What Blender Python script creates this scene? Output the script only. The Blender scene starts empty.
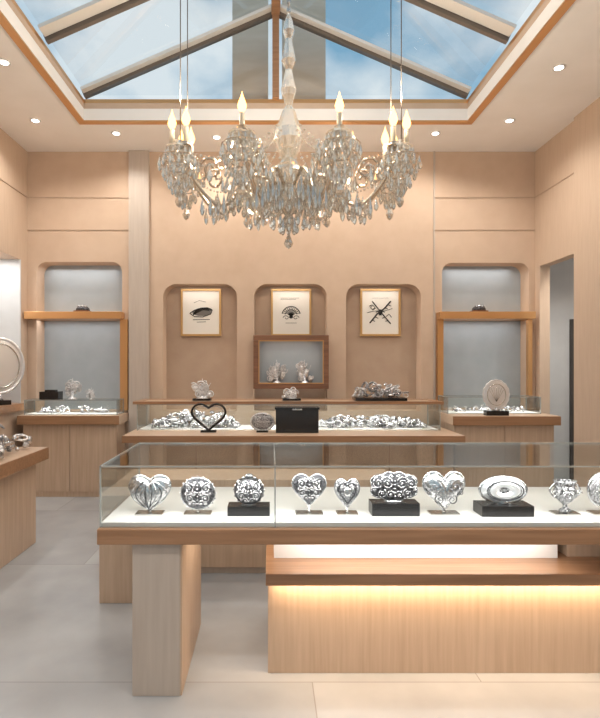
import bpy, math, random
from mathutils import Vector, Matrix
random.seed(7)
C = bpy.context.scene.collection
pi = math.pi

# ------------------------------------------------------------------ materials
def srgb(r, g, b):
    def f(c):
        c /= 255.0
        return c/12.92 if c <= 0.04045 else ((c+0.055)/1.055)**2.4
    return (f(r), f(g), f(b), 1)

def base_mat(name, col, rough=0.5, metal=0.0, **kw):
    m = bpy.data.materials.new(name); m.use_nodes = True
    b = m.node_tree.nodes['Principled BSDF']
    b.inputs['Base Color'].default_value = col
    b.inputs['Roughness'].default_value = rough
    b.inputs['Metallic'].default_value = metal
    for k, v in kw.items():
        b.inputs[k.replace('_', ' ')].default_value = v
    return m

def noise_col(m, c1, c2, scale=(1, 1, 1), nscale=3.0, detail=5, bump=0.0, rough=None):
    nt = m.node_tree; N = nt.nodes; L = nt.links
    b = N['Principled BSDF']
    tc = N.new('ShaderNodeTexCoord'); mp = N.new('ShaderNodeMapping')
    mp.inputs['Scale'].default_value = scale
    nz = N.new('ShaderNodeTexNoise'); nz.inputs['Scale'].default_value = nscale
    nz.inputs['Detail'].default_value = detail
    cr = N.new('ShaderNodeValToRGB')
    cr.color_ramp.elements[0].position = 0.3; cr.color_ramp.elements[0].color = c1
    cr.color_ramp.elements[1].position = 0.7; cr.color_ramp.elements[1].color = c2
    L.new(tc.outputs['Object'], mp.inputs[0]); L.new(mp.outputs[0], nz.inputs[0])
    L.new(nz.outputs['Fac'], cr.inputs[0]); L.new(cr.outputs[0], b.inputs['Base Color'])
    if bump:
        bp = N.new('ShaderNodeBump'); bp.inputs['Strength'].default_value = bump
        bp.inputs['Distance'].default_value = 0.01
        L.new(nz.outputs['Fac'], bp.inputs['Height']); L.new(bp.outputs[0], b.inputs['Normal'])
    return m

def wood(name, a, b, rough=0.4, vertical=True):
    m = base_mat(name, a, rough)
    sc = (14, 14, 0.7) if vertical else (0.7, 14, 14)
    return noise_col(m, a, b, sc, 3.0, 6, 0.05)

M = {}
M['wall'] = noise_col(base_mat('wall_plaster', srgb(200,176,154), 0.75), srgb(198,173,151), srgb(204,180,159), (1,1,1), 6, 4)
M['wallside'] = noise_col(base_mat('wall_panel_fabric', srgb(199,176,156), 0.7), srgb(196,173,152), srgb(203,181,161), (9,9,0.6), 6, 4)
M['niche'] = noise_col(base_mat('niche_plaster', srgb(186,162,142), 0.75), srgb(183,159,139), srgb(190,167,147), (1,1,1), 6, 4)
M['grey'] = noise_col(base_mat('niche_grey', srgb(170,181,189), 0.6), srgb(167,178,186), srgb(176,186,194), (1,1,1), 5, 4)
M['lgrey'] = noise_col(base_mat('corridor_paint', srgb(208,210,212), 0.6), srgb(204,206,208), srgb(212,214,216), (1,1,1), 5, 4)
M['taupe'] = noise_col(base_mat('taupe_panel', srgb(186,174,163), 0.5), srgb(182,169,158), srgb(192,180,169), (8,8,0.5), 5, 4)
M['ceil'] = noise_col(base_mat('ceiling_paint', srgb(242,240,238), 0.8), srgb(240,238,235), srgb(245,243,241), (1,1,1), 3, 3)
M['wood'] = wood('oak_vertical', srgb(188,162,138), srgb(204,179,156))
M['woodh'] = wood('oak_edge', srgb(146,109,80), srgb(170,130,98), 0.28, False)
M['top'] = wood('oak_top', srgb(186,158,134), srgb(202,175,151), 0.3, False)
M['copper'] = base_mat('brushed_brass_trim', srgb(214,164,112), 0.3, 0.65)
M['bronze'] = base_mat('bronze_frame', srgb(112,104,97), 0.4, 0.3)
M['lframe'] = base_mat('light_aluminium_frame', srgb(222,219,214), 0.4, 0.1)
M['white'] = base_mat('white_lacquer', srgb(238,237,235), 0.35)
M['door'] = base_mat('dark_door', srgb(70,64,62), 0.4)
M['black'] = base_mat('black_lacquer', srgb(28,26,26), 0.25)
M['ink'] = base_mat('ink', srgb(38,36,36), 0.7)
M['inkg'] = base_mat('ink_wash', srgb(120,116,112), 0.8)
M['paper'] = base_mat('paper', srgb(244,240,232), 0.8)
M['frame'] = base_mat('frame_gold_wood', srgb(210,168,110), 0.35, 0.35)
M['darkwood'] = wood('walnut', srgb(112,76,54), srgb(142,100,72), 0.35, False)
M['steel'] = base_mat('steel', srgb(200,198,194), 0.25, 1.0)
M['gold'] = base_mat('champagne_metal', srgb(220,206,188), 0.2, 1.0)
M['candle'] = base_mat('candle_sleeve', srgb(248,236,212), 0.4)
M['reflbeige'] = noise_col(base_mat('reflection_beige', srgb(215,195,172), 0.8), srgb(208,188,164), srgb(222,205,186), (1,1,4), 2, 4)  # colour of the beige reflections in the gable glass
M['plate'] = base_mat('smooth_silver_plate', srgb(238,239,241), 0.3, 0.7)

def silver(name, c_lo, c_hi, rough, nscale, strength, dist=0.002, p0=0.1, p1=0.45, metal=1.0):
    m = base_mat(name, c_hi, rough, metal)
    nt = m.node_tree; N = nt.nodes; L = nt.links; b = N['Principled BSDF']
    tc = N.new('ShaderNodeTexCoord'); vo = N.new('ShaderNodeTexVoronoi')
    vo.inputs['Scale'].default_value = nscale
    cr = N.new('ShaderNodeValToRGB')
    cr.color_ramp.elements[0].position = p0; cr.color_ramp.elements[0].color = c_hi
    cr.color_ramp.elements[1].position = p1+.3; cr.color_ramp.elements[1].color = c_lo  # darker cell borders paint crevice shade and dark reflections into the silver
    bp = N.new('ShaderNodeBump'); bp.inputs['Strength'].default_value = strength
    bp.inputs['Distance'].default_value = dist; bp.invert = True
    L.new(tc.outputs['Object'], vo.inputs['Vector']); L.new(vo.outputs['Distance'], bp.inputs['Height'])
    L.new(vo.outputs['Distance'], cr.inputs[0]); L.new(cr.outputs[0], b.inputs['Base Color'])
    L.new(bp.outputs[0], b.inputs['Normal'])
    return m
M['silver'] = silver('polished_silver', srgb(195,196,199), srgb(240,241,243), 0.26, 75, 0.45, .003)
M['silvere'] = silver('engraved_shaded_silver', srgb(85,85,89), srgb(232,233,236), 0.32, 130, 1.0, .004)
M['oxid_shade'] = silver('oxidised_shaded_silver', srgb(40,40,43), srgb(140,141,146), 0.38, 150, 0.9, .003)  # tarnish tone plus painted shade, for contrast behind the bright scrolls
M['silverb'] = silver('bright_silver', srgb(185,185,188), srgb(248,248,249), 0.38, 60, 0.35, .003, metal=.6)

def glass(name, tint=(0.97, 0.985, 0.98, 1), refl=1.0):
    m = bpy.data.materials.new(name); m.use_nodes = True
    nt = m.node_tree; N = nt.nodes; L = nt.links; N.clear()
    o = N.new('ShaderNodeOutputMaterial'); mx = N.new('ShaderNodeMixShader')
    t = N.new('ShaderNodeBsdfTransparent'); t.inputs[0].default_value = tint
    g = N.new('ShaderNodeBsdfGlossy'); g.inputs['Roughness'].default_value = 0.02
    fr = N.new('ShaderNodeFresnel'); fr.inputs[0].default_value = 1.45
    mu = N.new('ShaderNodeMath'); mu.operation = 'MULTIPLY'; mu.inputs[1].default_value = refl
    L.new(fr.outputs[0], mu.inputs[0]); L.new(mu.outputs[0], mx.inputs[0])
    L.new(t.outputs[0], mx.inputs[1]); L.new(g.outputs[0], mx.inputs[2]); L.new(mx.outputs[0], o.inputs[0])
    return m
M['glass'] = glass('clear_glass', refl=0.7)
M['skyglass'] = glass('skylight_glass', (0.95, 0.96, 0.97, 1), 1.6)
M['gedge'] = base_mat('glass_edge', srgb(205,212,210), 0.15, 0.6)

def crystal():
    m = bpy.data.materials.new('cut_crystal'); m.use_nodes = True
    nt = m.node_tree; N = nt.nodes; L = nt.links; N.clear()
    o = N.new('ShaderNodeOutputMaterial'); mx = N.new('ShaderNodeMixShader'); m2 = N.new('ShaderNodeMixShader')
    a = N.new('ShaderNodeBsdfGlass'); a.inputs['IOR'].default_value = 1.6; a.inputs['Roughness'].default_value = 0.0
    g = N.new('ShaderNodeBsdfGlossy'); g.inputs['Roughness'].default_value = 0.07
    g.inputs['Color'].default_value = (1.0, 0.96, 0.89, 1)
    d = N.new('ShaderNodeBsdfTranslucent'); d.inputs['Color'].default_value = (1, .93, .82, 1)
    mx.inputs[0].default_value = 0.5; m2.inputs[0].default_value = 0.13
    L.new(a.outputs[0], mx.inputs[1]); L.new(g.outputs[0], mx.inputs[2])
    L.new(mx.outputs[0], m2.inputs[1]); L.new(d.outputs[0], m2.inputs[2]); L.new(m2.outputs[0], o.inputs[0])
    return m
M['crystal'] = crystal()

def emit(name, col, s):
    m = bpy.data.materials.new(name); m.use_nodes = True
    nt = m.node_tree; nt.nodes.clear()
    o = nt.nodes.new('ShaderNodeOutputMaterial'); e = nt.nodes.new('ShaderNodeEmission')
    e.inputs[0].default_value = col; e.inputs[1].default_value = s
    nt.links.new(e.outputs[0], o.inputs[0]); return m
M['bulb'] = emit('flame_bulb', (1, 0.50, 0.17, 1), 5)
M['lamp'] = emit('downlight_lens', (1, 0.95, 0.88, 1), 12)

def floor_mat():
    m = base_mat('floor_tile', srgb(185,183,182), 0.26)
    nt = m.node_tree; N = nt.nodes; L = nt.links; b = N['Principled BSDF']
    tc = N.new('ShaderNodeTexCoord')
    mp = N.new('ShaderNodeMapping'); mp.inputs['Location'].default_value = (.55, -.46, 0)
    br = N.new('ShaderNodeTexBrick'); br.offset = 0.5
    br.inputs['Scale'].default_value = 1.0
    br.inputs['Mortar Size'].default_value = 0.003
    br.inputs['Brick Width'].default_value = 1.6; br.inputs['Row Height'].default_value = 1.45
    br.inputs['Color1'].default_value = srgb(178,181,185); br.inputs['Color2'].default_value = srgb(160,163,167)
    br.inputs['Mortar'].default_value = srgb(150,149,148)
    nz = N.new('ShaderNodeTexNoise'); nz.inputs['Scale'].default_value = 1.6; nz.inputs['Detail'].default_value = 6
    mx = N.new('ShaderNodeMix'); mx.data_type = 'RGBA'; mx.blend_type = 'OVERLAY'; mx.inputs[0].default_value = 0.4
    L.new(tc.outputs['Object'], mp.inputs[0]); L.new(mp.outputs[0], br.inputs['Vector']); L.new(tc.outputs['Object'], nz.inputs['Vector'])
    L.new(br.outputs['Color'], mx.inputs[6]); L.new(nz.outputs['Fac'], mx.inputs[7])
    L.new(mx.outputs[2], b.inputs['Base Color'])
    return m
M['floor'] = floor_mat()

# ------------------------------------------------------------------ mesh builder
class MB:
    def __init__(s): s.v = []; s.f = []; s.m = []; s.mats = []; s.sm = []
    def mi(s, k):
        if k not in s.mats: s.mats.append(k)
        return s.mats.index(k)
    def add(s, vs, fs, k, smooth=True):
        o = len(s.v); s.v += [tuple(p) for p in vs]; i = s.mi(k)
        for f in fs:
            s.f.append([a+o for a in f]); s.m.append(i); s.sm.append(smooth)
    def box(s, x0, x1, y0, y1, z0, z1, k):
        vs = [(x0,y0,z0),(x1,y0,z0),(x1,y1,z0),(x0,y1,z0),(x0,y0,z1),(x1,y0,z1),(x1,y1,z1),(x0,y1,z1)]
        fs = [(0,3,2,1),(4,5,6,7),(0,1,5,4),(1,2,6,5),(2,3,7,6),(3,0,4,7)]
        s.add(vs, fs, k, False)
    def lathe(s, prof, c, k, seg=20, sx=1, sy=1, smooth=True):
        vs = []; fs = []; n = len(prof)
        for r, z in prof:
            for i in range(seg):
                a = 2*pi*i/seg
                vs.append((c[0]+r*sx*math.cos(a), c[1]+r*sy*math.sin(a), c[2]+z))
        for j in range(n-1):
            for i in range(seg):
                i2 = (i+1) % seg
                fs.append((j*seg+i, j*seg+i2, (j+1)*seg+i2, (j+1)*seg+i))
        fs.append(tuple(range(seg-1, -1, -1))); fs.append(tuple((n-1)*seg+i for i in range(seg)))
        s.add(vs, fs, k, smooth)
    def ell(s, c, r, k, seg=12, rings=8):
        prof = [(max(1e-4, math.sin(pi*j/rings)), -math.cos(pi*j/rings)) for j in range(rings+1)]
        vs = []; fs = []
        for pr, pz in prof:
            for i in range(seg):
                a = 2*pi*i/seg
                vs.append((c[0]+r[0]*pr*math.cos(a), c[1]+r[1]*pr*math.sin(a), c[2]+r[2]*pz))
        for j in range(rings):
            for i in range(seg):
                i2 = (i+1) % seg
                fs.append((j*seg+i, j*seg+i2, (j+1)*seg+i2, (j+1)*seg+i))
        s.add(vs, fs, k)
    def drop(s, c, r, h, k, seg=6):
        x, y, z = c
        vs = [(x, y, z)]
        for fr, zz in ((0.35, -0.25), (1.0, -0.68), (0.6, -0.9)):
            for i in range(seg):
                a = 2*pi*i/seg
                vs.append((x+r*fr*math.cos(a), y+r*fr*math.sin(a), z+h*zz))
        vs.append((x, y, z-h)); fs = []
        for i in range(seg):
            i2 = (i+1) % seg
            fs.append((0, 1+i, 1+i2))
            fs.append((1+i, 1+seg+i, 1+seg+i2, 1+i2))
            fs.append((1+seg+i, 1+2*seg+i, 1+2*seg+i2, 1+seg+i2))
            fs.append((1+2*seg+i, len(vs)-1, 1+2*seg+i2))
        s.add(vs, fs, k, False)
    def bead(s, c, r, k):
        x, y, z = c
        vs = [(x,y,z+r),(x+r,y,z),(x,y+r,z),(x-r,y,z),(x,y-r,z),(x,y,z-r)]
        fs = [(0,1,2),(0,2,3),(0,3,4),(0,4,1),(5,2,1),(5,3,2),(5,4,3),(5,1,4)]
        s.add(vs, fs, k, False)
    def tube(s, pts, r, k, seg=6, closed=False):
        pts = [Vector(p) for p in pts]; n = len(pts)
        vs = []; fs = []; up = None
        for j in range(n):
            if closed: t = pts[(j+1) % n]-pts[j-1]
            else: t = pts[min(j+1, n-1)]-pts[max(j-1, 0)]
            if t.length < 1e-9: t = Vector((0, 0, 1))
            t.normalize()
            if up is None:
                up = Vector((0, 1, 0)) if abs(t.y) < 0.9 else Vector((1, 0, 0))
            u = (up - t*up.dot(t))
            if u.length < 1e-6: u = t.orthogonal()
            u.normalize(); w = t.cross(u); up = u
            rr = r(j/(n-1)) if callable(r) else r
            for i in range(seg):
                a = 2*pi*i/seg
                vs.append(pts[j]+u*rr*math.cos(a)+w*rr*math.sin(a))
        for j in range(n if closed else n-1):
            j2 = (j+1) % n
            for i in range(seg):
                i2 = (i+1) % seg
                fs.append((j*seg+i, j*seg+i2, j2*seg+i2, j2*seg+i))
        if not closed:
            fs.append(tuple(range(seg-1, -1, -1))); fs.append(tuple((n-1)*seg+i for i in range(seg)))
        s.add(vs, fs, k)
    def puff(s, outline, th, k, c=(0, 0, 0), rings=7, dish=False):
        n = len(outline); vs = []; fs = []
        for side in (-1, 1):
            o = len(vs); vs.append((c[0], c[1]+side*th*(0.3 if dish else 1), c[2]))
            for j in range(1, rings+1):
                r = math.sin(pi/2*j/rings)
                y = th*math.sqrt(max(0, 1-r*r))
                if dish and side == -1: y = th*(1-math.cos(2*pi*r))*0.5+0.1*th if r < 1 else 0
                for p in outline: vs.append((c[0]+p[0]*r, c[1]+side*y, c[2]+p[1]*r))
            for i in range(n):
                i2 = (i+1) % n
                fs.append((o, o+1+i, o+1+i2))
                for j in range(rings-1):
                    fs.append((o+1+j*n+i, o+1+(j+1)*n+i, o+1+(j+1)*n+i2, o+1+j*n+i2))
        s.add(vs, fs, k)
    def done(s, name, loc=(0, 0, 0), parent=None, rot=None, bevel=0):
        me = bpy.data.meshes.new(name); 
        me.from_pydata(s.v, [], s.f)
        for k in s.mats: me.materials.append(M[k])
        me.polygons.foreach_set('material_index', s.m)
        me.polygons.foreach_set('use_smooth', s.sm)
        me.update()
        ob = bpy.data.objects.new(name, me); C.objects.link(ob); ob.location = loc
        if rot: ob.rotation_euler = rot
        if parent: setp(ob, parent)
        if bevel:
            md = ob.modifiers.new('bevel', 'BEVEL'); md.width = bevel; md.segments = 2; md.limit_method = 'ANGLE'
        return ob

def setp(ob, parent):
    ob.parent = parent
    ob.matrix_parent_inverse = Matrix.Translation(parent.location).inverted()
def empty(name, loc):
    e = bpy.data.objects.new(name, None); C.objects.link(e); e.location = loc; e.empty_display_size = 0.1
    return e
def box(name, x0, x1, y0, y1, z0, z1, k, parent=None, bevel=0):
    mb = MB(); c = ((x0+x1)/2, (y0+y1)/2, (z0+z1)/2)
    mb.box(x0-c[0], x1-c[0], y0-c[1], y1-c[1], z0-c[2], z1-c[2], k)
    return mb.done(name, c, parent, bevel=bevel)
def area(name, loc, sx, sy, power, col, rot=(0, 0, 0), parent=None):
    l = bpy.data.lights.new(name, 'AREA'); l.shape = 'RECTANGLE'; l.size = sx; l.size_y = sy
    l.energy = power; l.color = col
    o = bpy.data.objects.new(name, l); C.objects.link(o); o.location = loc; o.rotation_euler = rot
    if parent: setp(o, parent)
    return o

def roundhole(x0, x1, z0, z1, r, n=8):
    p = [(x0, z0), (x1, z0)]
    for i in range(n+1):
        a = pi/2*i/n; p.append((x1-r+r*math.cos(a), z1-r+r*math.sin(a)))
    for i in range(n+1):
        a = pi/2+pi/2*i/n; p.append((x0+r+r*math.cos(a), z1-r+r*math.sin(a)))
    return p
def plate(name, polys, y0, y1, k):
    cu = bpy.data.curves.new(name, 'CURVE'); cu.dimensions = '2D'; cu.fill_mode = 'BOTH'; cu.extrude = (y1-y0)/2
    for p in polys:
        sp = cu.splines.new('POLY'); sp.points.add(len(p)-1)
        for i, q in enumerate(p): sp.points[i].co = (q[0], q[1], 0, 1)
        sp.use_cyclic_u = True
    t = bpy.data.objects.new(name+'_c', cu); C.objects.link(t)
    dg = bpy.context.evaluated_depsgraph_get()
    me = bpy.data.meshes.new_from_object(t.evaluated_get(dg))
    bpy.data.objects.remove(t)
    me.transform(Matrix.Rotation(pi/2, 4, 'X'))
    me.materials.clear(); me.materials.append(M[k]); me.name = name
    ob = bpy.data.objects.new(name, me); C.objects.link(ob); ob.location = (0, (y0+y1)/2, 0)
    return ob

# ------------------------------------------------------------------ room shell
XL, XR, YB, YF, ZC = -2.92, 3.19, 6.26, -2.6, 4.066
box('floor', -3.3, 4.8, YF-0.2, 6.8, -0.1, 0, 'floor')
holes = [roundhole(-2.81, -1.78, 0.95, 2.74, 0.12), roundhole(2.07, 3.12, 0.97, 2.73, 0.12),
         roundhole(-1.289, -0.398, 0.95, 2.476, 0.16), roundhole(-0.193, 0.687, 0.95, 2.476, 0.16),
         roundhole(0.916, 1.819, 0.95, 2.476, 0.16)]
plate('wall_back', [[(-3.2, 0), (3.3, 0), (3.3, ZC), (-3.2, ZC)]]+holes, YB, 6.48, 'wall')
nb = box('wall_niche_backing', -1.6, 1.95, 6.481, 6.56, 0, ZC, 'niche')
box('wall_niche_backing_left', -3.2, -1.601, 6.481, 6.56, 0, ZC, 'grey')
box('wall_niche_backing_right', 1.951, 3.3, 6.481, 6.56, 0, ZC, 'grey')
mb = MB()
mb.box(-3.3, XL, YF, 4.9, 0, ZC, 'wallside'); mb.box(-3.3, XL, 6.1, YB, 0, ZC, 'wallside')
mb.box(-3.3, XL, 4.9, 6.1, 2.735, ZC, 'wallside'); mb.box(-3.3, XL, 4.9, 6.1, 0, 0.98, 'wallside')
mb.box(-3.36, -3.3, 4.8, 6.2, 0.9, 2.8, 'white')
mb.box(-3.3, XL-.002, 6.08, 6.1, .98, 2.735, 'lgrey')
mb.done('wall_left')
mb = MB()
mb.box(XR, XR+0.12, YF, 5.44, 0, ZC, 'wallside'); mb.box(XR, XR+0.12, 6.15, YB, 0, ZC, 'wallside')
mb.box(XR, XR+0.12, 5.44, 6.15, 2.67, ZC, 'wallside')
mb.box(3.155, XR, 4.5, 5.40, 0, ZC, 'wallside')
mb.done('wall_right')
mb = MB()
mb.box(XR+0.12, 4.7, 6.6, 6.7, 0, 2.9, 'lgrey'); mb.box(4.6, 4.7, 4.6, 6.6, 0, 2.9, 'lgrey')
mb.box(XR+0.12, 4.7, 4.5, 4.6, 0, 2.9, 'lgrey'); mb.box(XR+0.12, 4.7, 4.5, 6.7, 2.9, 3.0, 'ceil')
mb.done('wall_corridor')
mb = MB(); mb.box(3.80, 4.5, 6.56, 6.599, 0, 2.08, 'door'); mb.box(3.92, 4.38, 6.545, 6.56, 1.15, 1.95, 'door'); mb.box(3.92, 4.38, 6.545, 6.56, .15, 1.0, 'door')
mb.lathe([(.02, 0), (.025, .02), (.001, .04)], (3.86, 6.54, 1.0), 'steel', 10); mb.done('door_1')
mb = MB()
mb.box(-3.3, 3.3, YF-0.1, YF, 0, 0.4, 'wall'); mb.box(-3.3, 3.3, YF-0.1, YF, 3.2, ZC, 'wall')
mb.box(-3.3, -2.6, YF-0.1, YF, 0.4, 3.2, 'wall'); mb.box(2.7, 3.3, YF-0.1, YF, 0.4, 3.2, 'wall')
mb.done('wall_front')
mb = MB(); mb.box(-2.6, 2.7, YF-0.06, YF-0.05, 0.4, 3.2, 'glass')
for x in (-2.6, -0.83, 0.93, 2.64): mb.box(x, x+0.06, YF-0.09, YF-0.02, 0.4, 3.2, 'bronze')
mb.done('fill_window_1')  # unseen window, added to let fill light in behind the camera
SX0, SX1, SY0, SY1, ZK, ZR = -1.95, 2.07, 1.2, 5.45, 4.246, 5.2
mb = MB()
mb.box(-3.3, SX0, YF-0.1, 6.56, ZC, ZC+0.12, 'ceil'); mb.box(SX1, 3.31, YF-0.1, 6.56, ZC, ZC+0.12, 'ceil')
mb.box(SX0, SX1, YF-0.1, SY0, ZC, ZC+0.12, 'ceil'); mb.box(SX0, SX1, SY1, 6.56, ZC, ZC+0.12, 'ceil')
mb.done('ceiling')
sk = empty('skylight', ((SX0+SX1)/2, 3.3, ZK))
mb = MB()
mb.box(SX0-0.14, SX0-0.0, SY0, SY1, ZC+0.121, ZK, 'wall'); mb.box(SX1, SX1+0.14, SY0, SY1, ZC+0.121, ZK, 'wall')
mb.box(SX0-0.14, SX1+0.14, SY1, SY1+0.14, ZC+0.121, ZK, 'wall'); mb.box(SX0-0.14, SX1+0.14, SY0-0.14, SY0, ZC+0.121, ZK, 'wall')
mb.done('curb', parent=sk)
mb = MB()
for z0, z1, w in ((ZC-0.014, ZC+0.0, 0.07), (ZK, ZK+0.04, 0.05)):
    mb.box(SX0-w, SX0, SY0-w, SY1+w, z0, z1, 'copper'); mb.box(SX1, SX1+w, SY0-w, SY1+w, z0, z1, 'copper')
    mb.box(SX0, SX1, SY1, SY1+w, z0, z1, 'copper'); mb.box(SX0, SX1, SY0-w, SY0, z0, z1, 'copper')
mb.done('brass_trim', parent=sk)
xm = (SX0+SX1)/2
mb = MB()
def beam(a, b, w, h, k):
    a = Vector(a); b = Vector(b); t = (b-a).normalized()
    side = Vector((0, 1, 0)) if abs(t.y) < 0.9 else Vector((1, 0, 0))
    up = t.cross(side).normalized()
    vs = []
    for p in (a, b):
        for i, j in ((-1,-1),(1,-1),(1,1),(-1,1)): vs.append(p+side*w/2*i+up*h/2*j)
    mb.add(vs, [(0,1,2,3),(7,6,5,4),(0,4,5,1),(1,5,6,2),(2,6,7,3),(3,7,4,0)], k, False)
z0 = ZK+0.08
for y in (SY1, 4.52, 3.6, 2.68, 1.76, SY0):
    w = 0.06 if y == SY1 else 0.045
    beam((SX0, y, z0), (xm, y, ZR), w, 0.06, 'bronze'); beam((SX1, y, z0), (xm, y, ZR), w, 0.06, 'bronze')
    if y != SY0:
        q = .07 if y == SY1 else .12
        beam((SX0, y-.03-q/2, z0+.02), (xm, y-.03-q/2, ZR+.02), q, 0.03, 'lframe'); beam((SX1, y-.03-q/2, z0+.02), (xm, y-.03-q/2, ZR+.02), q, 0.03, 'lframe')
beam((xm, SY0, ZR), (xm, SY1, ZR), 0.09, 0.1, 'woodh')
beam((xm, SY1, z0-0.04), (xm, SY1, ZR), 0.09, 0.07, 'woodh')
mb.done('rafters', parent=sk)
mb = MB()
mb.box(-.42, -.02, SY1+.35, SY1+.6, ZC+.2, 6.2, 'reflbeige'); mb.box(.14, .62, SY1+.35, SY1+.6, ZC+.2, 6.2, 'reflbeige')
mb.box(-.42, .62, SY1+.14, SY1+.6, ZC+.121, ZC+.2, 'reflbeige')
mb.done('reflection_blocks', parent=sk)  # made-up solid blocks standing in for beige reflections in the gable glass
mb = MB()
mb.add([(SX0,SY0,z0+.05),(SX0,SY1,z0+.05),(xm,SY1,ZR+.05),(xm,SY0,ZR+.05)], [(0,1,2,3)], 'skyglass', False)
mb.add([(SX1,SY0,z0+.05),(SX1,SY1,z0+.05),(xm,SY1,ZR+.05),(xm,SY0,ZR+.05)], [(3,2,1,0)], 'skyglass', False)
mb.add([(SX0,SY1,z0),(SX1,SY1,z0),(xm,SY1,ZR)], [(0,1,2)], 'skyglass', False)
mb.add([(SX0,SY0,z0),(SX1,SY0,z0),(xm,SY0,ZR)], [(2,1,0)], 'skyglass', False)
mb.done('glass_panes', parent=sk)

box('trim_pilaster', -1.69, -1.45, 6.215, YB, 0, ZC, 'taupe')
box('trim_1', 1.965, 1.985, 6.245, YB, 0, ZC, 'taupe')
for i, (a, b, z) in enumerate(((XL, -1.69, 3.51), (1.985, XR, 3.51), (XL, -1.69, 3.12), (1.985, XR, 3.12))):
    box('trim_%d' % (i+2), a, b, 6.252, YB, z, z+0.012, 'niche')
box('trim_6', XL, XL+0.008, YF, 6.25, 3.51, 3.522, 'niche')
box('trim_7', XR-0.008, XR, 5.41, 6.25, 3.51, 3.522, 'niche')
box('baseboard_left', XL, XL+0.015, YF, 6.24, 0, 0.1, 'taupe')
box('baseboard_right', XR-0.015, XR, YF, 4.49, 0, 0.1, 'taupe')

WARM = (1, .93, .835)
def niche_shelf(x0, x1, posts):
    e = empty('niche_shelf', ((x0+x1)/2, 6.2, 2.1))
    box('shelf_board', x0, x1, 6.12, 6.479, 2.045, 2.13, 'copper', e, 0.004)
    for a, b in posts: box('brass_post', a, b, 6.2, 6.258, 0.96, 2.045, 'copper', e, 0.003)
    area('shelf_light', ((x0+x1)/2, 6.30, 2.04), x1-x0-0.2, 0.15, 1.6, (1, .96, .92), parent=e)
    area('niche_light', ((x0+x1)/2, 6.36, 2.7), x1-x0-0.3, 0.15, 1.4, (1, .96, .92), parent=e)
niche_shelf(-2.9, -1.75, [(-1.79, -1.70)])
niche_shelf(2.0, 3.13, [(2.0, 2.07), (3.08, 3.13)])

# ------------------------------------------------------------------ glass case helper
def glass_case(x0, x1, y0, y1, z0, z1, parent, k='glass', mull=(), edge=0.006, back=True):
    t = 0.005; mb = MB()
    mb.box(x0, x1, y0, y0+t, z0, z1-t, k); mb.box(x0, x0+t, y0+t, y1-t, z0, z1-t, k)
    mb.box(x1-t, x1, y0+t, y1-t, z0, z1-t, k); mb.box(x0, x1, y0, y1, z1-t, z1, k)
    if back: mb.box(x0, x1, y1-t, y1, z0, z1-t, k)
    mb.done('glass_panes', parent=parent)
    mb = MB(); e = edge
    for x in (x0, x1-e):
        for y in (y0, y1-e): mb.box(x-.001, x+e, y-.001, y+e, z0, z1, 'gedge')
        mb.box(x-.001, x+e, y0, y1, z1-e, z1+.001, 'gedge')
    for y in (y0, y1-e): mb.box(x0, x1, y-.001, y+e, z1-e, z1+.001, 'gedge')
    for x in mull:
        mb.box(x, x+e, y0-.001, y0+e, z0, z1, 'gedge'); mb.box(x, x+e, y0, y1, z1-e, z1+.001, 'gedge')
    mb.done('glass_edges', parent=parent)

# ------------------------------------------------------------------ front counter
fc = empty('display_counter', (0.5, 2.7, 0))
box('counter_slab', -0.775, 2.0, 2.325, 3.09, 0.695, 0.765, 'woodh', fc, 0.004)
box('case_floor', -0.765, 1.99, 2.36, 3.05, 0.766, 0.785, 'white', fc)
glass_case(-0.77, 1.995, 2.35, 3.06, 0.766, 1.043, fc, mull=(0.02,))
mb = MB(); mb.box(-0.624, -0.407, 2.353, 3.02, 0, 0.694, 'taupe'); mb.done('leg_panel', parent=fc, bevel=0.004)
box('leg_inner_face', -0.4065, -0.400, 2.36, 3.015, 0.0, 0.694, 'wood', fc)
box('plinth', -0.01, 2.0, 2.53, 3.1, 0, 0.46, 'wood', fc, 0.003)
box('ledge', -0.02, 2.0, 2.44, 3.12, 0.462, 0.519, 'woodh', fc, 0.004)
box('drawer_box', 0.02, 1.46, 2.64, 3.05, 0.52, 0.694, 'white', fc)
box('support_block', 1.52, 1.98, 2.66, 3.05, 0.52, 0.694, 'wood', fc)
area('ledge_light', (1.0, 2.485, 0.458), 1.95, 0.03, 8, (1, .70, .43), parent=fc)
area('case_light', (0.6, 2.40, 1.034), 2.6, 0.03, 8, (1, .97, .94), rot=(0.35, 0, 0), parent=fc)
area('under_slab_light', (0.75, 2.50, 0.69), 1.3, 0.03, 4, (1, .94, .86), rot=(.4, 0, 0), parent=fc)
area('leg_glow', (-0.2, 2.7, 0.69), 0.3, 0.5, 2, (1, .84, .66), parent=fc)

rc = empty('storage_cabinet', (-0.5, 3.8, 0))
box('end_panel', -1.075, -0.80, 3.27, 4.1, 0, 0.68, 'wood', rc, 0.004)
box('cabinet_body', -0.80, 0.9, 3.72, 4.1, 0.05, 0.68, 'wood', rc, 0.004)
box('toe_kick', -0.80, 0.9, 3.75, 4.1, 0, 0.05, 'taupe', rc)

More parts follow.
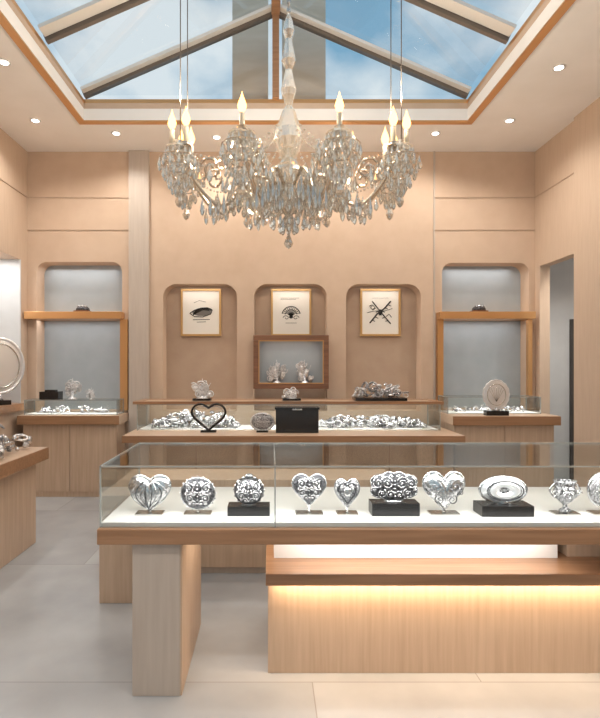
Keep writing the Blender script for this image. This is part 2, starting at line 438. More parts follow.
# ------------------------------------------------------------------ middle counter
mc = empty('display_counter', (0.2, 5.6, 0))
box('counter_slab', -1.465, 1.93, 5.15, 6.02, 0.73, 0.80, 'top', mc, 0.004)
box('slab_edge', -1.466, 1.931, 5.14, 5.149, 0.73, 0.797, 'woodh', mc)
box('counter_body', -1.38, 1.85, 5.25, 6.0, 0, 0.729, 'wood', mc, 0.004)
for x in (-.75, -.1, .55, 1.2): box('panel_joint', x, x+.008, 5.246, 5.2495, 0.03, .72, 'darkwood', mc)
box('case_floor', -1.40, 1.80, 5.57, 5.99, 0.801, 0.812, 'white', mc)
glass_case(-1.42, 1.82, 5.55, 6.0, 0.801, 1.08, mc, mull=(0.2,))
mb = MB()
mb.box(-1.46, 1.85, 5.53, 5.60, 1.081, 1.11, 'woodh'); mb.box(-1.46, 1.85, 5.95, 6.02, 1.081, 1.11, 'woodh')
mb.box(-1.46, -1.38, 5.60, 5.95, 1.081, 1.11, 'woodh'); mb.box(1.77, 1.85, 5.60, 5.95, 1.081, 1.11, 'woodh')
mb.box(-1.38, 1.77, 5.60, 5.95, 1.081, 1.105, 'top')
mb.done('case_top', parent=mc)
area('case_light', (0.2, 5.585, 1.075), 3.0, 0.02, 16, (1, .97, .93), rot=(0.5, 0, 0), parent=mc)

def side_counter(x0, x1, y0, z, cx0, cx1, cy0, ch):
    e = empty('wall_counter', ((x0+x1)/2, y0, 0))
    box('counter_slab', x0, x1, y0, 6.255, z-0.10, z, 'top', e, 0.004)
    box('slab_edge', x0, x1, y0-0.008, y0-0.001, z-0.10, z-0.004, 'woodh', e)
    n = 2; w = (x1-x0-0.08)/n
    box('counter_body', x0+0.04, x1-0.04, y0+0.06, 6.25, 0.0, z-0.101, 'wood', e)
    for i in range(n):
        box('door_panel', x0+0.045+i*w, x0+0.035+(i+1)*w, y0+0.05, y0+0.059, 0.06, z-0.11, 'wood', e)
    box('case_floor', cx0+.006, cx1-.006, cy0+.006, 6.18, z+.001, z+.012, 'white', e)
    glass_case(cx0, cx1, cy0, 6.19, z+0.001, z+ch, e)
    area('case_light', ((cx0+cx1)/2, cy0+0.04, z+ch-0.01), cx1-cx0-0.1, 0.02, 2.5, (1, .97, .94), parent=e)
side_counter(-2.85, -1.70, 5.86, 0.93, -2.8, -1.74, 5.92, 0.17)
side_counter(1.97, 3.13, 5.60, 0.95, 2.0, 3.05, 5.85, 0.19)
lc = empty('display_counter', (-2.4, 3.6, 0))
box('counter_slab', -2.88, -1.9, 2.2, 4.45, 0.70, 0.80, 'top', lc, 0.004)
box('slab_edge', -1.899, -1.893, 2.2, 4.45, 0.70, 0.797, 'woodh', lc)
box('counter_body', -2.86, -1.98, 2.25, 4.40, 0.0, 0.699, 'wood', lc, 0.004)
for y in (2.9, 3.65): box('panel_joint', -1.979, -1.976, y, y+0.006, 0.02, 0.69, 'darkwood', lc)
box('recess_sill', -3.29, -2.84, 4.91, 6.07, 0.981, 1.06, 'woodh', None, 0.004)

# ------------------------------------------------------------------ ornaments
def heart(w, h, n=48):
    p = []
    for i in range(n):
        t = 2*pi*i/n
        x = 16*math.sin(t)**3; z = 13*math.cos(t)-5*math.cos(2*t)-2*math.cos(3*t)-math.cos(4*t)
        p.append((x/32*w, (z+2.5)/29*h))
    return p
def fatheart(w, h, n=56):
    # rounded heart: blend of a heart curve and an oval so it stays full
    a = heart(w, h, n); b = oval(w, h, n)
    return [(.7*p[0]+.3*q[0], .72*p[1]+.28*q[1]) for p, q in zip(a, b)]
def oval(w, h, n=40): return [(w/2*math.sin(2*pi*i/n), h/2*math.cos(2*pi*i/n)) for i in range(n)]
def spiral(mb, cx, cz, r, turns, d, a0, w, h, th, tr, k, zc, yoff=0, flat=None):
    pts = []; n = int(14*turns)+4
    for i in range(n):
        f = i/(n-1); a = a0+d*2*pi*turns*f; rr = r*(1-0.85*f)
        x = cx+rr*math.cos(a); z = cz+rr*math.sin(a)
        q = min(1, (x/(w/2))**2+(z/(h/2))**2)
        y = -th*math.sqrt(max(0.03, 1-q)) if flat is None else flat
        pts.append((x, y+yoff, z+zc))
    mb.tube(pts, lambda f: tr*(1-0.4*f), k, 5)
def filigree(mb, w, h, th, zc, k, tr=None, yoff=0, dense=True, flat=None):
    tr = tr or w*0.018
    S = [(.27,.20,.17,1.8,1,.5),(.24,-.14,.15,1.8,-1,2.5),(.11,-.30,.10,1.3,1,0),(.09,.05,.09,1.4,-1,1)]
    if dense: S += [(.38,.02,.07,1.2,1,2),(.12,.32,.09,1.3,-1,3),(.37,.30,.06,1.2,1,0),(.26,-.32,.06,1.2,1,1),(.19,.03,.05,1,1,0)]
    for cx, cz, r, t, d, a in S:
        for sg in (1, -1):
            spiral(mb, sg*cx*w, cz*h, r*w, t, d*sg, a if sg == 1 else pi-a, w, h, th, tr, k, zc, yoff, flat)
            q = min(1, (2*cx)**2+(2*cz)**2)
            mb.ell((sg*cx*w, (-th*math.sqrt(max(.03, 1-q)) if flat is None else flat)+yoff, cz*h+zc), (tr*1.7,)*3, k, 8, 6)
    for i in range(6): mb.ell((0, -(th if flat is None else 0)+yoff, zc+h*(-.3+.12*i)), (tr*1.4,)*3, k, 8, 6)
def rim(mb, outl, r, k, zc, y=0):
    mb.tube([(x, y, z+zc) for x, z in outl], r, k, 6, True)
def beadrim(mb, outl, r, k, zc, y=0, step=2):
    for x, z in outl[::step]: mb.ell((x, y, z+zc), (r, r, r), k, 7, 5)
def stand_plate(mb, w, zb, h=0.1):
    mb.box(-w/2, w/2, -.035, .035, 0, 0.007, 'steel')
    mb.lathe([(0.012, .007), (0.005, .012), (0.004, zb)], (0, 0, 0), 'steel', 10)
def block(mb, w, h, d=.09): mb.box(-w/2, w/2, -d/2, d/2, 0, h, 'black')

ZF = 0.7855
def place(mb, name, px_x, y=2.50, z=ZF, rot=None): return mb.done(name, (px_x, y, z), None, rot)

# swirled heart
mb = MB(); stand_plate(mb, .13, .04); o = fatheart(.20, .18)
mb.puff(o, .034, 'silver', (0, 0, .105)); rim(mb, o, .0045, 'silver', .105)
def onheart(x, z, w, h, th): return -th*math.sqrt(max(.04, 1-(x/(w/2))**2-(z/(h/2))**2))-.001
for sg in (1, -1):
    for j, kx in enumerate((.085, .062, .038, .016)):
        pts = []
        for i in range(15):
            f = i/14; x = sg*kx*math.sin(pi*(.12+.88*f)); z = -.08+.135*(1-f)+.0
            pts.append((x, onheart(x, z, .2, .19, .035), .105+z))
        mb.tube(pts, .0026, 'oxid_shade' if j % 2 else 'silver', 6)
place(mb, 'silver_heart_ornament', -.577)
mb = MB(); stand_plate(mb, .13, .03); mb.puff(oval(.16, .15), .025, 'oxid_shade', (0, 0, .098))
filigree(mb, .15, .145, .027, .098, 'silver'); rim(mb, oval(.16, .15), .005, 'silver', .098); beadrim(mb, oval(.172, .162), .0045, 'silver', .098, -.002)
place(mb, 'silver_medallion', -.346)
mb = MB(); block(mb, .20, .045); mb.puff(oval(.145, .135), .05, 'oxid_shade', (0, 0, .112))
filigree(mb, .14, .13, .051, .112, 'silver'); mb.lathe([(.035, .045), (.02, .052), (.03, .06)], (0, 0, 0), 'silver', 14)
mb.ell((0, 0, .183), (.02, .015, .010), 'silver')
for i in range(16):
    a = 2*pi*i/16; mb.ell((.07*math.cos(a), 0, .112+.065*math.sin(a)), (.008, .008, .008), 'silver', 8, 6)
place(mb, 'silver_orb_ornament', -.101)
mb = MB(); stand_plate(mb, .13, .07); o = fatheart(.16, .155); mb.puff(o, .018, 'oxid_shade', (0, 0, .12))
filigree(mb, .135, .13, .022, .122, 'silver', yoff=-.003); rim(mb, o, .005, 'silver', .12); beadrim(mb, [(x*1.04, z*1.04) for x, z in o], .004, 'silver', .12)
place(mb, 'silver_filigree_heart', .188)
mb = MB(); stand_plate(mb, .10, .05); o = fatheart(.118, .145); mb.puff(o, .022, 'silvere', (0, 0, .102))
rim(mb, o, .005, 'silver', .102); rim(mb, [(x*.7, z*.7) for x, z in o], .003, 'oxid_shade', .105, -.019); mb.puff(oval(.035, .045), .008, 'silver', (0, -.02, .108))
place(mb, 'silver_locket_heart', .37)
mb = MB(); block(mb, .225, .06); o = []
for i in range(72):
    t = 2*pi*i/72; r = 1+.07*math.cos(6*t)
    o.append((.113*math.sin(t)*r, .072*math.cos(t)*r-.014*math.exp(-(math.sin(t)/.16)**2)*(1 if math.cos(t) > 0 else 0)))
mb.puff(o, .02, 'oxid_shade', (0, 0, .132)); rim(mb, o, .005, 'silver', .132); beadrim(mb, o, .005, 'silver', .132, -.006, 3)
for sg in (1, -1):
    for cx, cz, r, t, d, a in ((.036,.02,.032,1.8,1,0),(.078,.018,.026,1.6,-1,1),(.062,-.03,.024,1.6,1,2),(.022,-.036,.02,1.4,-1,3),(.097,-.012,.013,1.2,1,0),(.015,.05,.010,1,1,0),(.06,.05,.012,1,1,0),(.09,.045,.009,1,1,0)):
        spiral(mb, sg*cx, cz, r, t, d*sg, a if sg == 1 else pi-a, .26, .15, .022, .0027, 'silver', .132, -.003)
        mb.ell((sg*cx, -.022*math.sqrt(max(.03, 1-(cx/.13)**2-(cz/.075)**2))-.003, cz+.132), (.005,)*3, 'silver', 8, 6)
for i in range(5): mb.ell((0, -.024, .09+.018*i), (.005,)*3, 'silver', 8, 6)
mb.lathe([(.05, .06), (.04, .066), (.03, .07)], (0, 0, 0), 'silver', 16, 1, .5)
place(mb, 'silver_crest_brooch', .595)
mb = MB(); stand_plate(mb, .14, .03); o = heart(.20, .195)
mb.puff(o, .034, 'silver', (0, 0, .105)); rim(mb, o, .005, 'silver', .105)
for sg in (1, -1):
    spiral(mb, sg*.05, .03, .036, 1.5, sg, 0 if sg == 1 else pi, .2, .19, .04, .0035, 'silvere', .105)
    spiral(mb, sg*.03, -.03, .024, 1.4, -sg, 1 if sg == 1 else pi-1, .2, .19, .04, .003, 'oxid_shade', .105)
    spiral(mb, sg*.05, .03, .028, 1.2, sg, 2 if sg == 1 else pi-2, .2, .19, .04, .0025, 'oxid_shade', .105)
    spiral(mb, sg*.075, .0, .012, 1.2, -sg, 2 if sg == 1 else pi-2, .2, .19, .04, .0022, 'oxid_shade', .105)
place(mb, 'silver_heart_ornament', .835)
mb = MB(); block(mb, .245, .05, .11); o = oval(.225, .125)
mb.puff(o, .03, 'plate', (0, 0, .115), 10, True); rim(mb, o, .007, 'silver', .115)
rim(mb, oval(.175, .09), .003, 'oxid_shade', .115, -.027); rim(mb, oval(.15, .075), .004, 'silvere', .115, -.024); rim(mb, oval(.085, .045), .005, 'oxid_shade', .115, -.014)
mb.puff(oval(.08, .04), .006, 'silvere', (0, -.012, .115))
mb.lathe([(.05, .05), (.03, .056), (.04, .06)], (0, 0, 0), 'silver', 16, 1, .5)
place(mb, 'silver_oval_dish', 1.12)
mb = MB(); stand_plate(mb, .12, .02)
mb.lathe([(.028,.012),(.03,.018),(.012,.03),(.01,.045),(.03,.06),(.05,.085),(.055,.11),(.045,.13),(.05,.15),(.056,.16),(.05,.158),(.042,.135)], (0,0,0), 'silvere', 24, 1, .7)
for sg in (1, -1):
    mb.tube([(sg*(.045+.028*math.sin(pi*f)), 0, .075+.075*f) for f in [i/12 for i in range(13)]], .005, 'silver', 6)
    spiral(mb, sg*.06, .10, .016, 1.3, sg, 0, 1, 1, 0, .004, 'silver', 0, flat=-.01)
filigree(mb, .085, .08, .04, .105, 'silver', tr=.0024)
place(mb, 'silver_goblet', 1.418)
mb = MB(); stand_plate(mb, .12, .04); mb.puff(oval(.14, .16), .025, 'silvere', (0, 0, .115)); rim(mb, oval(.14, .16), .007, 'silver', .115)
filigree(mb, .13, .14, .027, .115, 'silver', dense=False); place(mb, 'silver_medallion', 1.60)
mb = MB(); stand_plate(mb, .12, .04); mb.puff(heart(.16, .16), .03, 'silver', (0, 0, .11)); place(mb, 'silver_heart_ornament', 1.80)

def heap(name, x0, x1, y0, y1, z, n, seed, hmax=.08, size=.03, loc=None):
    R = random.Random(seed); mb = MB(); cx = (x0+x1)/2; cy = (y0+y1)/2
    for i in range(n):
        x = R.uniform(x0, x1)-cx; y = R.uniform(y0, y1)-cy
        e = 1-.8*min(1, abs(x)/((x1-x0)/2))**3
        s = size*R.uniform(.6, 1.3); zz = s*.5+R.random()**1.3*hmax*e
        t = R.random(); k = R.choice(['silverb', 'silverb', 'silver', 'silvere'])
        if t < .45:
            A = Matrix.Rotation(R.uniform(0, 3), 3, 'Z') @ Matrix.Rotation(R.uniform(-1.3, 1.3), 3, 'X')
            pts = [Vector((x, y, zz)) + A @ Vector((s*math.cos(a), s*math.sin(a), 0)) for a in [2*pi*q/14 for q in range(14)]]
            m = min(p.z for p in pts); off = max(0, s*.28-m)
            mb.tube([p+Vector((0, 0, off)) for p in pts], s*R.uniform(.12, .28), k, 5, True)
        elif t < .8:
            r = (s*R.uniform(.4, .9), s*R.uniform(.4, .9), s*R.uniform(.4, .7))
            mb.ell((x, y, max(zz, r[2])), r, k, 9, 6)
        else:
            mb.lathe([(s*.4, 0), (s*.15, s*.5), (s*.45, s*1.0), (s*.3, s*1.4), (.001, s*1.6)], (x, y, zz*.4), k, 10)
    return mb.done(name, (cx, cy, z))
heap('silver_jewelry_pile', -1.28, -0.36, 5.62, 5.88, .8125, 260, 1, .15, .036)
heap('silver_jewelry_pile', 0.50, 1.70, 5.62, 5.88, .8125, 280, 2, .10, .034)
heap('silver_jewelry_pile', -2.75, -1.98, 3.3, 4.38, .8005, 380, 3, .20, .04)
heap('silver_jewelry_pile', -2.7, -1.85, 5.97, 6.14, .9425, 60, 4, .06, .028)
heap('silver_jewelry_pile', 2.1, 2.9, 5.92, 6.14, .9625, 60, 5, .06, .028)

mb = MB(); o = fatheart(.35, .28); block(mb, .16, .02, .07)
rim(mb, o, .013, 'black', .165); rim(mb, fatheart(.30, .23), .005, 'silver', .165)
mb.tube([(0, 0, .02), (0, 0, .04)], .006, 'black', 6)
mb.done('heart_pendant_display', (-.64, 5.42, .8005))
mb = MB(); block(mb, .12, .02, .07); rim(mb, oval(.24, .18), .010, 'silverb', .105); mb.puff(oval(.22, .16), .015, 'silvere', (0, .01, .105))
filigree(mb, .2, .15, .02, .105, 'silverb'); mb.done('silver_medallion', (-.08, 5.42, .8005))
mb = MB(); mb.box(-.22, .22, -.07, .07, 0, .24, 'black'); mb.box(-.23, .23, -.08, .08, .24, .262, 'black'); mb.box(-.05, .05, -.083, -.08, .235, .25, 'steel')
mb.done('jewelry_presentation_box', (.28, 5.42, .8005), bevel=.004)

def sculpt(name, loc, w, h, seed, blockh=0, bw=None):
    R = random.Random(seed); mb = MB()
    if blockh: block(mb, bw or w, blockh, .12)
    z0 = blockh
    mb.lathe([(w*.22, 0), (w*.16, h*.06), (w*.05, h*.12), (w*.08, h*.3)], (0, 0, z0), 'silverb', 14)
    for i in range(11):
        a = R.uniform(-1, 1); cx = a*w*.34; cz = h*R.uniform(.2, .85)*(1-.3*abs(a)); r = w*R.uniform(.09, .17)
        spiral(mb, cx, cz+0, min(r, cz*.9), 1.6, R.choice([1, -1]), R.uniform(0, 6), 1, 1, 0, w*.028, R.choice(['plate', 'silverb']), z0, flat=R.uniform(-.03, .0))
        mb.ell((cx*.8, R.uniform(.0, .03), z0+max(cz*.8, h*.15)), (w*.11, .03, h*.13), R.choice(['plate', 'silverb', 'silverb']), 10, 7)
    for i in range(5):
        a = -1+i*.5
        mb.tube([(a*w*.1*f*3, 0, z0+h*(.1+.75*f*(1-.25*abs(a)))) for f in [j/8 for j in range(9)]], lambda f: w*.03*(1.3-f), 'silverb', 6)
    return mb.done(name, loc)
sculpt('silver_figurine', (-.75, 5.76, 1.1105), .32, .26, 11, .02, .2)
sculpt('silver_figurine', (.24, 5.76, 1.1105), .28, .12, 12, .02, .2)
mb = MB(); mb.box(-.28, .28, -.12, .12, 0, .03, 'black'); mb.done('display_tray', (1.21, 5.76, 1.1105))
heap('silver_jewelry_pile', .93, 1.49, 5.68, 5.84, 1.1105+.031, 80, 6, .13, .038)
sculpt('silver_figurine', (-2.30, 6.06, 1.1015), .26, .29, 13)
sculpt('silver_figurine', (-2.08, 6.06, 1.1015), .15, .16, 14)
mb = MB(); mb.box(-.11, .11, -.07, .07, 0, .09, 'black'); mb.box(-.06, .06, -.04, .04, .09, .11, 'black'); mb.done('jewelry_gift_box', (-2.55, 6.06, 1.1015), bevel=.003)
def ringbox(name, loc):
    mb = MB(); mb.box(-.09, .09, -.06, .06, 0, .02, 'darkwood'); mb.lathe([(.085, .02), (.08, .05), (.05, .075), (.001, .085)], (0, 0, 0), 'oxid_shade', 16, 1, .6)
    for sg in (-1, 0, 1): mb.ell((sg*.04, -.02, .07), (.022, .02, .02), 'silvere', 10, 7)
    mb.done(name, loc)
ringbox('ring_stand', (-2.25, 6.25, 2.1305)); ringbox('ring_stand', (2.51, 6.25, 2.1305))
# round silver plate on black stand
mb = MB(); block(mb, .24, .05, .09); o = [((.140+.003*math.cos(16*t))*math.sin(t), (.160+.003*math.cos(16*t))*math.cos(t)) for t in [2*pi*i/96 for i in range(96)]]
mb.puff(o, .012, 'plate', (0, 0, .225), 9); rim(mb, o, .008, 'plate', .225)
rim(mb, oval(.20, .23), .0035, 'steel', .225, -.011)
for i in range(7):
    a = -1.0+.33*i
    mb.tube([(.0, -.014, .15), (.05*math.sin(a), -.013, .20+.03*math.cos(a)), (.09*math.sin(a), -.010, .225+.09*math.cos(a))], .002, 'steel', 5)
mb.lathe([(.04, .05), (.015, .07), (.012, .09)], (0, 0, 0), 'silver', 12)
mb.done('silver_display_plate', (2.47, 5.68, .9505))
mb = MB(); block(mb, .2, .05, .1); mb.lathe([(.04, .05), (.015, .08), (.012, .14)], (0, 0, 0), 'silver', 12)
o = oval(.50, .60); mb.puff(o, .02, 'plate', (0, 0, .43), 10)
rim(mb, o, .018, 'plate', .43); rim(mb, oval(.40, .48), .007, 'steel', .43, -.014)
mb.done('silver_oval_plate', (-2.97, 5.72, 1.0605), None, (0, 0, math.radians(48)))

# ------------------------------------------------------------------ framed drawings
def picture(x, kind):
    e = empty('framed_drawing', (x, 6.45, 2.152)); w, h, f = .5, .585, .024
    mb = MB(); z = 2.152; y0, y1 = 6.445, 6.48
    mb.box(x-w/2, x+w/2, y0, y1, z+h/2-f, z+h/2, 'frame'); mb.box(x-w/2, x+w/2, y0, y1, z-h/2, z-h/2+f, 'frame')
    mb.box(x-w/2, x-w/2+f, y0, y1, z-h/2+f, z+h/2-f, 'frame'); mb.box(x+w/2-f, x+w/2, y0, y1, z-h/2+f, z+h/2-f, 'frame')
    mb.done('frame', parent=e)
    box('paper', x-w/2+f, x+w/2-f, 6.462, 6.479, z-h/2+f, z+h/2-f, 'paper', e)
    mb = MB(); y = 6.461
    def ln(p, r=.003, k='ink'): mb.tube([(x+a, y, z+b) for a, b in p], r, k, 5)
    if kind == 0:
        mb.ell((x+.01, y+.001, z+.0), (.12, .002, .045), 'inkg', 20, 8)
        for i in range(13):
            a = -1.2+i*.2
            ln([(-.10, -.03), (-.02+.05*math.sin(a), .02+.03*math.cos(a)), (.03+.11*math.sin(a+.5), .0+.055*math.cos(a))], .0035)
        ln([(-.14, -.01), (-.08, -.05), (.02, -.055), (.12, -.02), (.14, .03), (.08, .06), (0, .055), (-.08, .03), (-.14, -.01)], .006)
        ln([(-.10, -.09), (.11, -.085)], .004); ln([(-.05, -.12), (.06, -.115)], .003); ln([(-.09, .12), (-.02, .15), (.06, .13)], .002)
    elif kind == 1:
        # shell brooch: fan ribs above a scrolled base
        for i in range(11):
            a = -1.25+.25*i
            ln([(0, -.05), (.05*math.sin(a), -.03+.05*math.cos(a)), (.11*math.sin(a), -.04+.11*math.cos(a))], .004)
        ln([(.115*math.sin(a), -.04+.115*math.cos(a)) for a in [-1.35+.15*i for i in range(19)]], .006)
        ln([(.075*math.sin(a), -.04+.075*math.cos(a)) for a in [-1.35+.15*i for i in range(19)]], .004)
        for sg in (1, -1): ln([(sg*(.06+.04*(1-t/9)*math.cos(t)), -.065+.03*(1-t/9)*math.sin(t)) for t in [.5*q for q in range(14)]], .004)
        mb.ell((x, y, z-.055), (.025, .002, .02), 'ink', 14, 8)
        ln([(-.13, .18), (.1, .18)], .002); ln([(-.13, .165), (.06, .165)], .002); ln([(-.07, -.13), (.07, -.13)], .0025)
    else:
        ln([(-.13, -.13), (-.04, -.02), (.05, .05), (.13, .14)], .010); ln([(.13, -.14), (.02, -.01), (-.1, .14)], .008)
        for q in range(6):
            f = -.1+.04*q; ln([(f, f*.95), (f+.035, f*.95-.015)], .005); ln([(f, -f*.95), (f-.035, -f*.95-.015)], .005)
        ln([(-.16, .0), (-.06, .02), (.06, .02), (.15, .05)], .004, 'inkg')
        mb.ell((x, y, z+.005), (.028, .002, .035), 'ink'); ln([(-.1, .18), (.1, .18)], .0015)
        ln([(-.12, .06), (-.09, .09), (-.06, .05), (-.09, .03), (-.12, .06)], .005); ln([(.07, -.05), (.11, -.02), (.14, -.06)], .005)
    mb.done('ink_drawing', parent=e)
    area('picture_light', (x, 6.34, 2.46), .5, .05, .6, (1, .93, .86), rot=(.2, 0, 0), parent=e)
picture(-.857, 0); picture(.262, 1); picture(1.37, 2)

sb = empty('wall_display_box', (.25, 6.2, 1.53)); mb = MB()
x0, x1, z0_, z1_ = -.195, .69, 1.22, 1.85; f = .06; y0 = 6.10; y1 = 6.258
mb.box(x0, x1, y0, y1, z1_-f, z1_, 'darkwood'); mb.box(x0, x1, y0, y1, z0_, z0_+f, 'darkwood')
mb.box(x0, x0+f, y0, y1, z0_+f, z1_-f, 'darkwood'); mb.box(x1-f, x1, y0, y1, z0_+f, z1_-f, 'darkwood')
mb.done('frame', parent=sb, bevel=.004)
mb = MB(); g = .012
mb.box(x0+f, x1-f, y0-.004, y0+.02, z1_-f-g, z1_-f, 'copper'); mb.box(x0+f, x1-f, y0-.004, y0+.02, z0_+f, z0_+f+g, 'copper')
mb.box(x0+f, x0+f+g, y0-.004, y0+.02, z0_+f+g, z1_-f-g, 'copper'); mb.box(x1-f-g, x1-f, y0-.004, y0+.02, z0_+f+g, z1_-f-g, 'copper')
mb.done('inner_trim', parent=sb)
box('box_back', x0+f, x1-f, 6.235, 6.257, z0_+f, z1_-f, 'grey', sb)
area('box_light', ((x0+x1)/2, 6.115, z1_-f-.004), .65, .02, 1.3, (1, .98, .96), parent=sb)
for x, s in ((.08, 21), (.41, 22)):
    o_ = sculpt('silver_figurine', (x, 6.175, z0_+f+.0005), .26, .33, s)

# ------------------------------------------------------------------ downlights
def downlight(x, y, p=28, z=ZC):
    mb = MB()
    mb.lathe([(.055, -.006), (.055, 0), (.04, 0), (.038, -.006)], (0, 0, 0), 'white', 20)
    mb.lathe([(.036, -.0075), (.036, -.0065)], (0, 0, 0), 'lamp', 20)
    o = mb.done('recessed_downlight', (x, y, z-.001))
    l = bpy.data.lights.new('downlight_spot', 'SPOT'); l.energy = p; l.color = WARM; l.spot_size = math.radians(145); l.spot_blend = .8
    l.shadow_soft_size = .05
    s = bpy.data.objects.new('downlight_spot', l); C.objects.link(s); s.location = (x, y, z-.03); setp(s, o)
for x, y in ((-2.46, 5.45), (2.51, 5.45), (-2.25, 4.4), (2.49, 4.48), (-1.7, 5.75), (1.83, 5.75), (-.6, 5.85), (.75, 5.85),
             (-2.4, 2.6), (2.6, 2.6), (-2.4, .8), (2.6, .8), (-1.2, .6), (1.3, .6), (0, .6), (-1.4, -1), (0, -1), (1.5, -1)):  # this row is unseen, added as fill light for the room
    downlight(x, y, 43 if y > 1 else 63)
downlight(3.9, 5.3, 50, 2.9); downlight(3.38, 5.6, 34, 2.9)  # unseen lamps added to brighten the corridor beyond the doorway
area('recess_light', (-3.10, 5.5, 2.72), .2, .9, 7, (1, .98, .96))

# ------------------------------------------------------------------ chandelier
CX, CY = .14, 3.9
ch = empty('crystal_chandelier', (CX, CY, 3.2))
col = MB(); cr = MB(); ca = MB()
prof = [(.012,1.35),(.03,1.3),(.045,1.22),(.025,1.16),(.04,1.08),(.055,1.0),(.025,.93),(.04,.85),(.06,.78),(.035,.70),(.025,.66),(.05,.62),
        (.07,.56),(.10,.48),(.11,.40),(.08,.32),(.05,.26),(.08,.22),(.13,.18),(.14,.15),(.07,.10),(.05,.06),(.09,.0),(.10,-.05),(.06,-.11),(.03,-.16),(.05,-.2),(.03,-.25),(.002,-.28)]
col.lathe([(r, z) for r, z in prof][::-1], (CX, CY, 2.78), 'crystal', 12, smooth=False)
mb = MB(); mb.tube([(CX, CY, 5.14), (CX, CY, 4.1)], .008, 'steel', 6)
for i in range(14): mb.ell((CX, CY, 4.16+i*.07), (.016, .016, .03), 'steel', 8, 6)
mb.lathe([(.07, 0), (.06, .03), (.02, .06)], (CX, CY, 5.08), 'steel', 16); mb.done('chain', parent=ch)
A, B = .86, .42
ends = []
def swag(p, q, sag, n, r):
    for i in range(n+1):
        f = i/n; P = Vector(p).lerp(Vector(q), f); P.z -= sag*4*f*(1-f)
        cr.bead(P, r*(1 if i % 2 else .7), 'crystal')
bulb = [(.008, .0), (.024, .02), (.032, .045), (.024, .075), (.010, .11), (.001, .145)]
N = 8
for i in range(N):
    a = 2*pi*(i+.5)/N
    ca_, sa_ = math.cos(a), math.sin(a)
    E = Vector((CX+A*ca_, CY+B*sa_, 3.05)); ends.append(E)
    pts = []
    for j in range(17):
        f = j/16; rr = .1/.9+(1-.1/.9)*f
        z = 2.84+.10*math.sin(pi*min(1, f*2.2))*(f < .4545) - .20*math.sin(pi*max(0, (f-.3)/.7))**1 *(f > .3) + .19*max(0, f-.55)/.45
        pts.append((CX+A*ca_*rr, CY+B*sa_*rr, z))
    col.tube(pts, .014, 'gold', 6)
    col.lathe([(.01,-.06),(.03,-.04),(.09,0),(.095,.012),(.03,.015),(.03,.04),(.035,.06),(.02,.065)], tuple(E), 'crystal', 12, smooth=False)
    for dx in ((-.06, .06) if abs(ca_) > .7 else (0,)):
        tx, ty = -sa_*dx*.3+dx*.8, ca_*dx*.5
        P = (E.x+tx, E.y+ty, E.z)
        ca.lathe([(.019, .03), (.019, .15), (.014, .155)], P, 'candle', 10)
        ca.lathe([(.03, .0), (.045, .03), (.02, .035)], P, 'gold', 10)
        mbb = MB(); mbb.lathe([(r, z+.155) for r, z in bulb], P, 'bulb', 10); mbb.done('flame_bulb', parent=ch)
    l = bpy.data.lights.new('candle_light', 'POINT'); l.energy = 13; l.color = (1, .85, .66); l.shadow_soft_size = .03
    o = bpy.data.objects.new('candle_light', l); C.objects.link(o); o.location = E+Vector((0, -.02, .36)); setp(o, ch)
    for rad, n, zz, r, h in ((.095, 14, 0, .015, .075), (.06, 8, -.05, .018, .10), (.14, 14, -.07, .017, .085), (.11, 11, -.13, .017, .09), (.07, 7, -.19, .018, .10), (.03, 4, -.22, .02, .12)):
        for q in range(n):
            b = 2*pi*q/n+i
            cr.drop((E.x+rad*math.cos(b), E.y+rad*math.sin(b), E.z+zz), r, h, 'crystal')
    for rad, zz in ((.14, -.068), (.11, -.128), (.07, -.188)):
        cr.tube([(E.x+rad*math.cos(2*pi*q/16), E.y+rad*math.sin(2*pi*q/16), E.z+zz) for q in range(16)], .004, 'gold', 4, True)
    cr.tube([(E.x-.14, E.y, E.z-.068), (E.x, E.y, E.z-.03), (E.x+.14, E.y, E.z-.068)], .003, 'gold', 4)
    cr.drop((E.x, E.y, E.z-.28), .03, .14, 'crystal', 8)
    col.tube([(CX+A*ca_*(.72+.1*math.cos(t)*(1-t/12)), CY+B*sa_*(.72+.1*math.cos(t)*(1-t/12)), 2.93+.09*math.sin(t)*(1-t/12)) for t in [q*.5 for q in range(20)]], .010, 'gold', 5)
    for f, z in ((.25, 2.86), (.38, 2.84), (.48, 2.80), (.6, 2.74), (.72, 2.72)):
        for k in range(4):
            cr.drop((CX+A*ca_*f+.06*math.cos(k*1.6), CY+B*sa_*f+.06*math.sin(k*1.6), z), .02, .10+.02*k, 'crystal')
    swag((CX+.06*ca_, CY+.06*sa_, 3.32), E+Vector((0, 0, .02)), .16, 24, .013)
    swag((CX+.10*ca_, CY+.08*sa_, 2.98), (CX+A*.75*ca_, CY+B*.75*sa_, 2.90), .10, 18, .012)
for i in range(N):
    swag(ends[i]+Vector((0, 0, 0)), ends[(i+1) % N], .16, 18, .013)
    m = (ends[i]+ends[(i+1) % N])/2; cr.drop((m.x, m.y, m.z-.16), .024, .12, 'crystal')
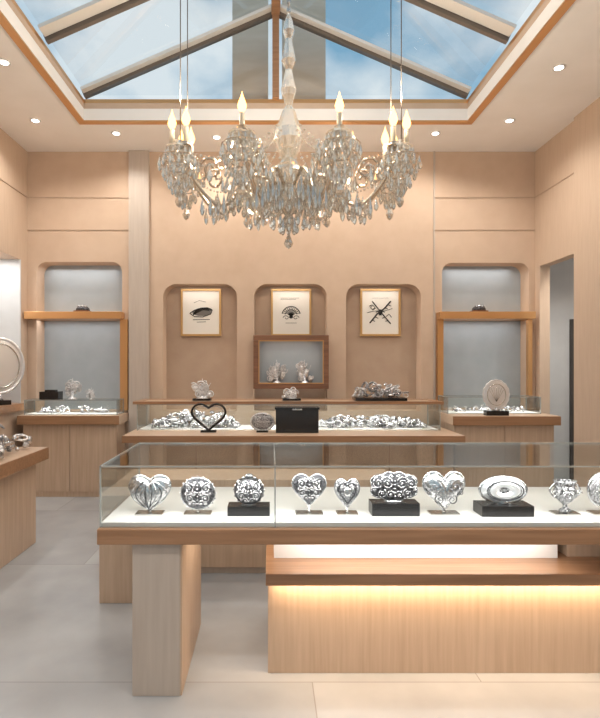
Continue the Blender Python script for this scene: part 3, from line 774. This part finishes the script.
for i in range(6):
    a = 2*pi*i/6; E = Vector((CX+.42*math.cos(a), CY+.25*math.sin(a), 2.98))
    col.tube([(CX+.42*math.cos(a)*f, CY+.25*math.sin(a)*f, 2.86-.16*math.sin(pi*f)+.12*f) for f in [.2+.8*q/10 for q in range(11)]], .011, 'gold', 6)
    col.lathe([(.01,-.04),(.05,0),(.055,.01),(.02,.015),(.03,.04),(.015,.09),(.001,.13)], tuple(E), 'crystal', 12, smooth=False)
    for rad, n, zz, r, h in ((.055, 8, 0, .012, .07), (.08, 10, -.08, .015, .10), (.03, 4, -.15, .018, .13)):
        for q in range(n):
            b = 2*pi*q/n+i
            cr.drop((E.x+rad*math.cos(b), E.y+rad*math.sin(b), E.z+zz), r, h, 'crystal')
for rad, n, z, r, h in ((.14, 14, 2.93, .016, .10), (.10, 12, 2.76, .018, .11), (.18, 16, 2.72, .018, .11), (.06, 8, 2.6, .02, .12), (.085, 10, 3.2, .012, .08), (.25, 16, 2.78, .018, .12), (.13, 12, 2.63, .018, .11)):
    for q in range(n):
        b = 2*pi*q/n; cr.drop((CX+rad*math.cos(b), CY+rad*math.sin(b)*.9, z), r, h, 'crystal')
cr.drop((CX, CY, 2.50), .035, .13, 'crystal', 8)
col.done('crystal_body', parent=ch); cr.done('crystal_drops', parent=ch); ca.done('candle_sleeves', parent=ch)
mb = MB()
for i in (0, 3, 4, 7):
    E = ends[i]; zr = ZR-abs(E.x-xm)*(ZR-ZK-.08)/((SX1-SX0)/2)
    mb.tube([(E.x+.01, E.y, E.z+.02), (E.x+.01, E.y, zr)], .004, 'bronze', 5)
mb.done('suspension_wires', parent=ch)

# ------------------------------------------------------------------ world
w = bpy.data.worlds.new('sky'); bpy.context.scene.world = w; w.use_nodes = True
nt = w.node_tree; Nn = nt.nodes; L = nt.links; bg = Nn['Background']
tc = Nn.new('ShaderNodeTexCoord'); mp = Nn.new('ShaderNodeMapping'); mp.inputs['Scale'].default_value = (1, 1, 1.6)
mp.inputs['Location'].default_value = (.1, .9, .5)
nz = Nn.new('ShaderNodeTexNoise'); nz.inputs['Scale'].default_value = 3.4; nz.inputs['Detail'].default_value = 7
crp = Nn.new('ShaderNodeValToRGB'); e = crp.color_ramp.elements
e[0].position = .40; e[0].color = srgb(122,166,194); e[1].position = .58; e[1].color = srgb(216,226,230)
L.new(tc.outputs['Generated'], mp.inputs[0]); L.new(mp.outputs[0], nz.inputs[0]); L.new(nz.outputs['Fac'], crp.inputs[0])
L.new(crp.outputs[0], bg.inputs[0]); bg.inputs[1].default_value = 1.1

# ------------------------------------------------------------------ camera
cd = bpy.data.cameras.new('camera'); cam = bpy.data.objects.new('camera', cd); C.objects.link(cam)
cam.location = (0, 0, 1.5); cam.rotation_euler = (pi/2, 0, 0)
cd.sensor_width = 36; cd.lens = 36*520/718; cd.shift_x = 30/718; cd.shift_y = 6/718
cd.clip_start = .05
bpy.context.scene.camera = cam
bpy.context.scene.view_settings.view_transform = 'Standard'
bpy.context.scene.view_settings.look = 'None'
bpy.context.scene.view_settings.exposure = 0
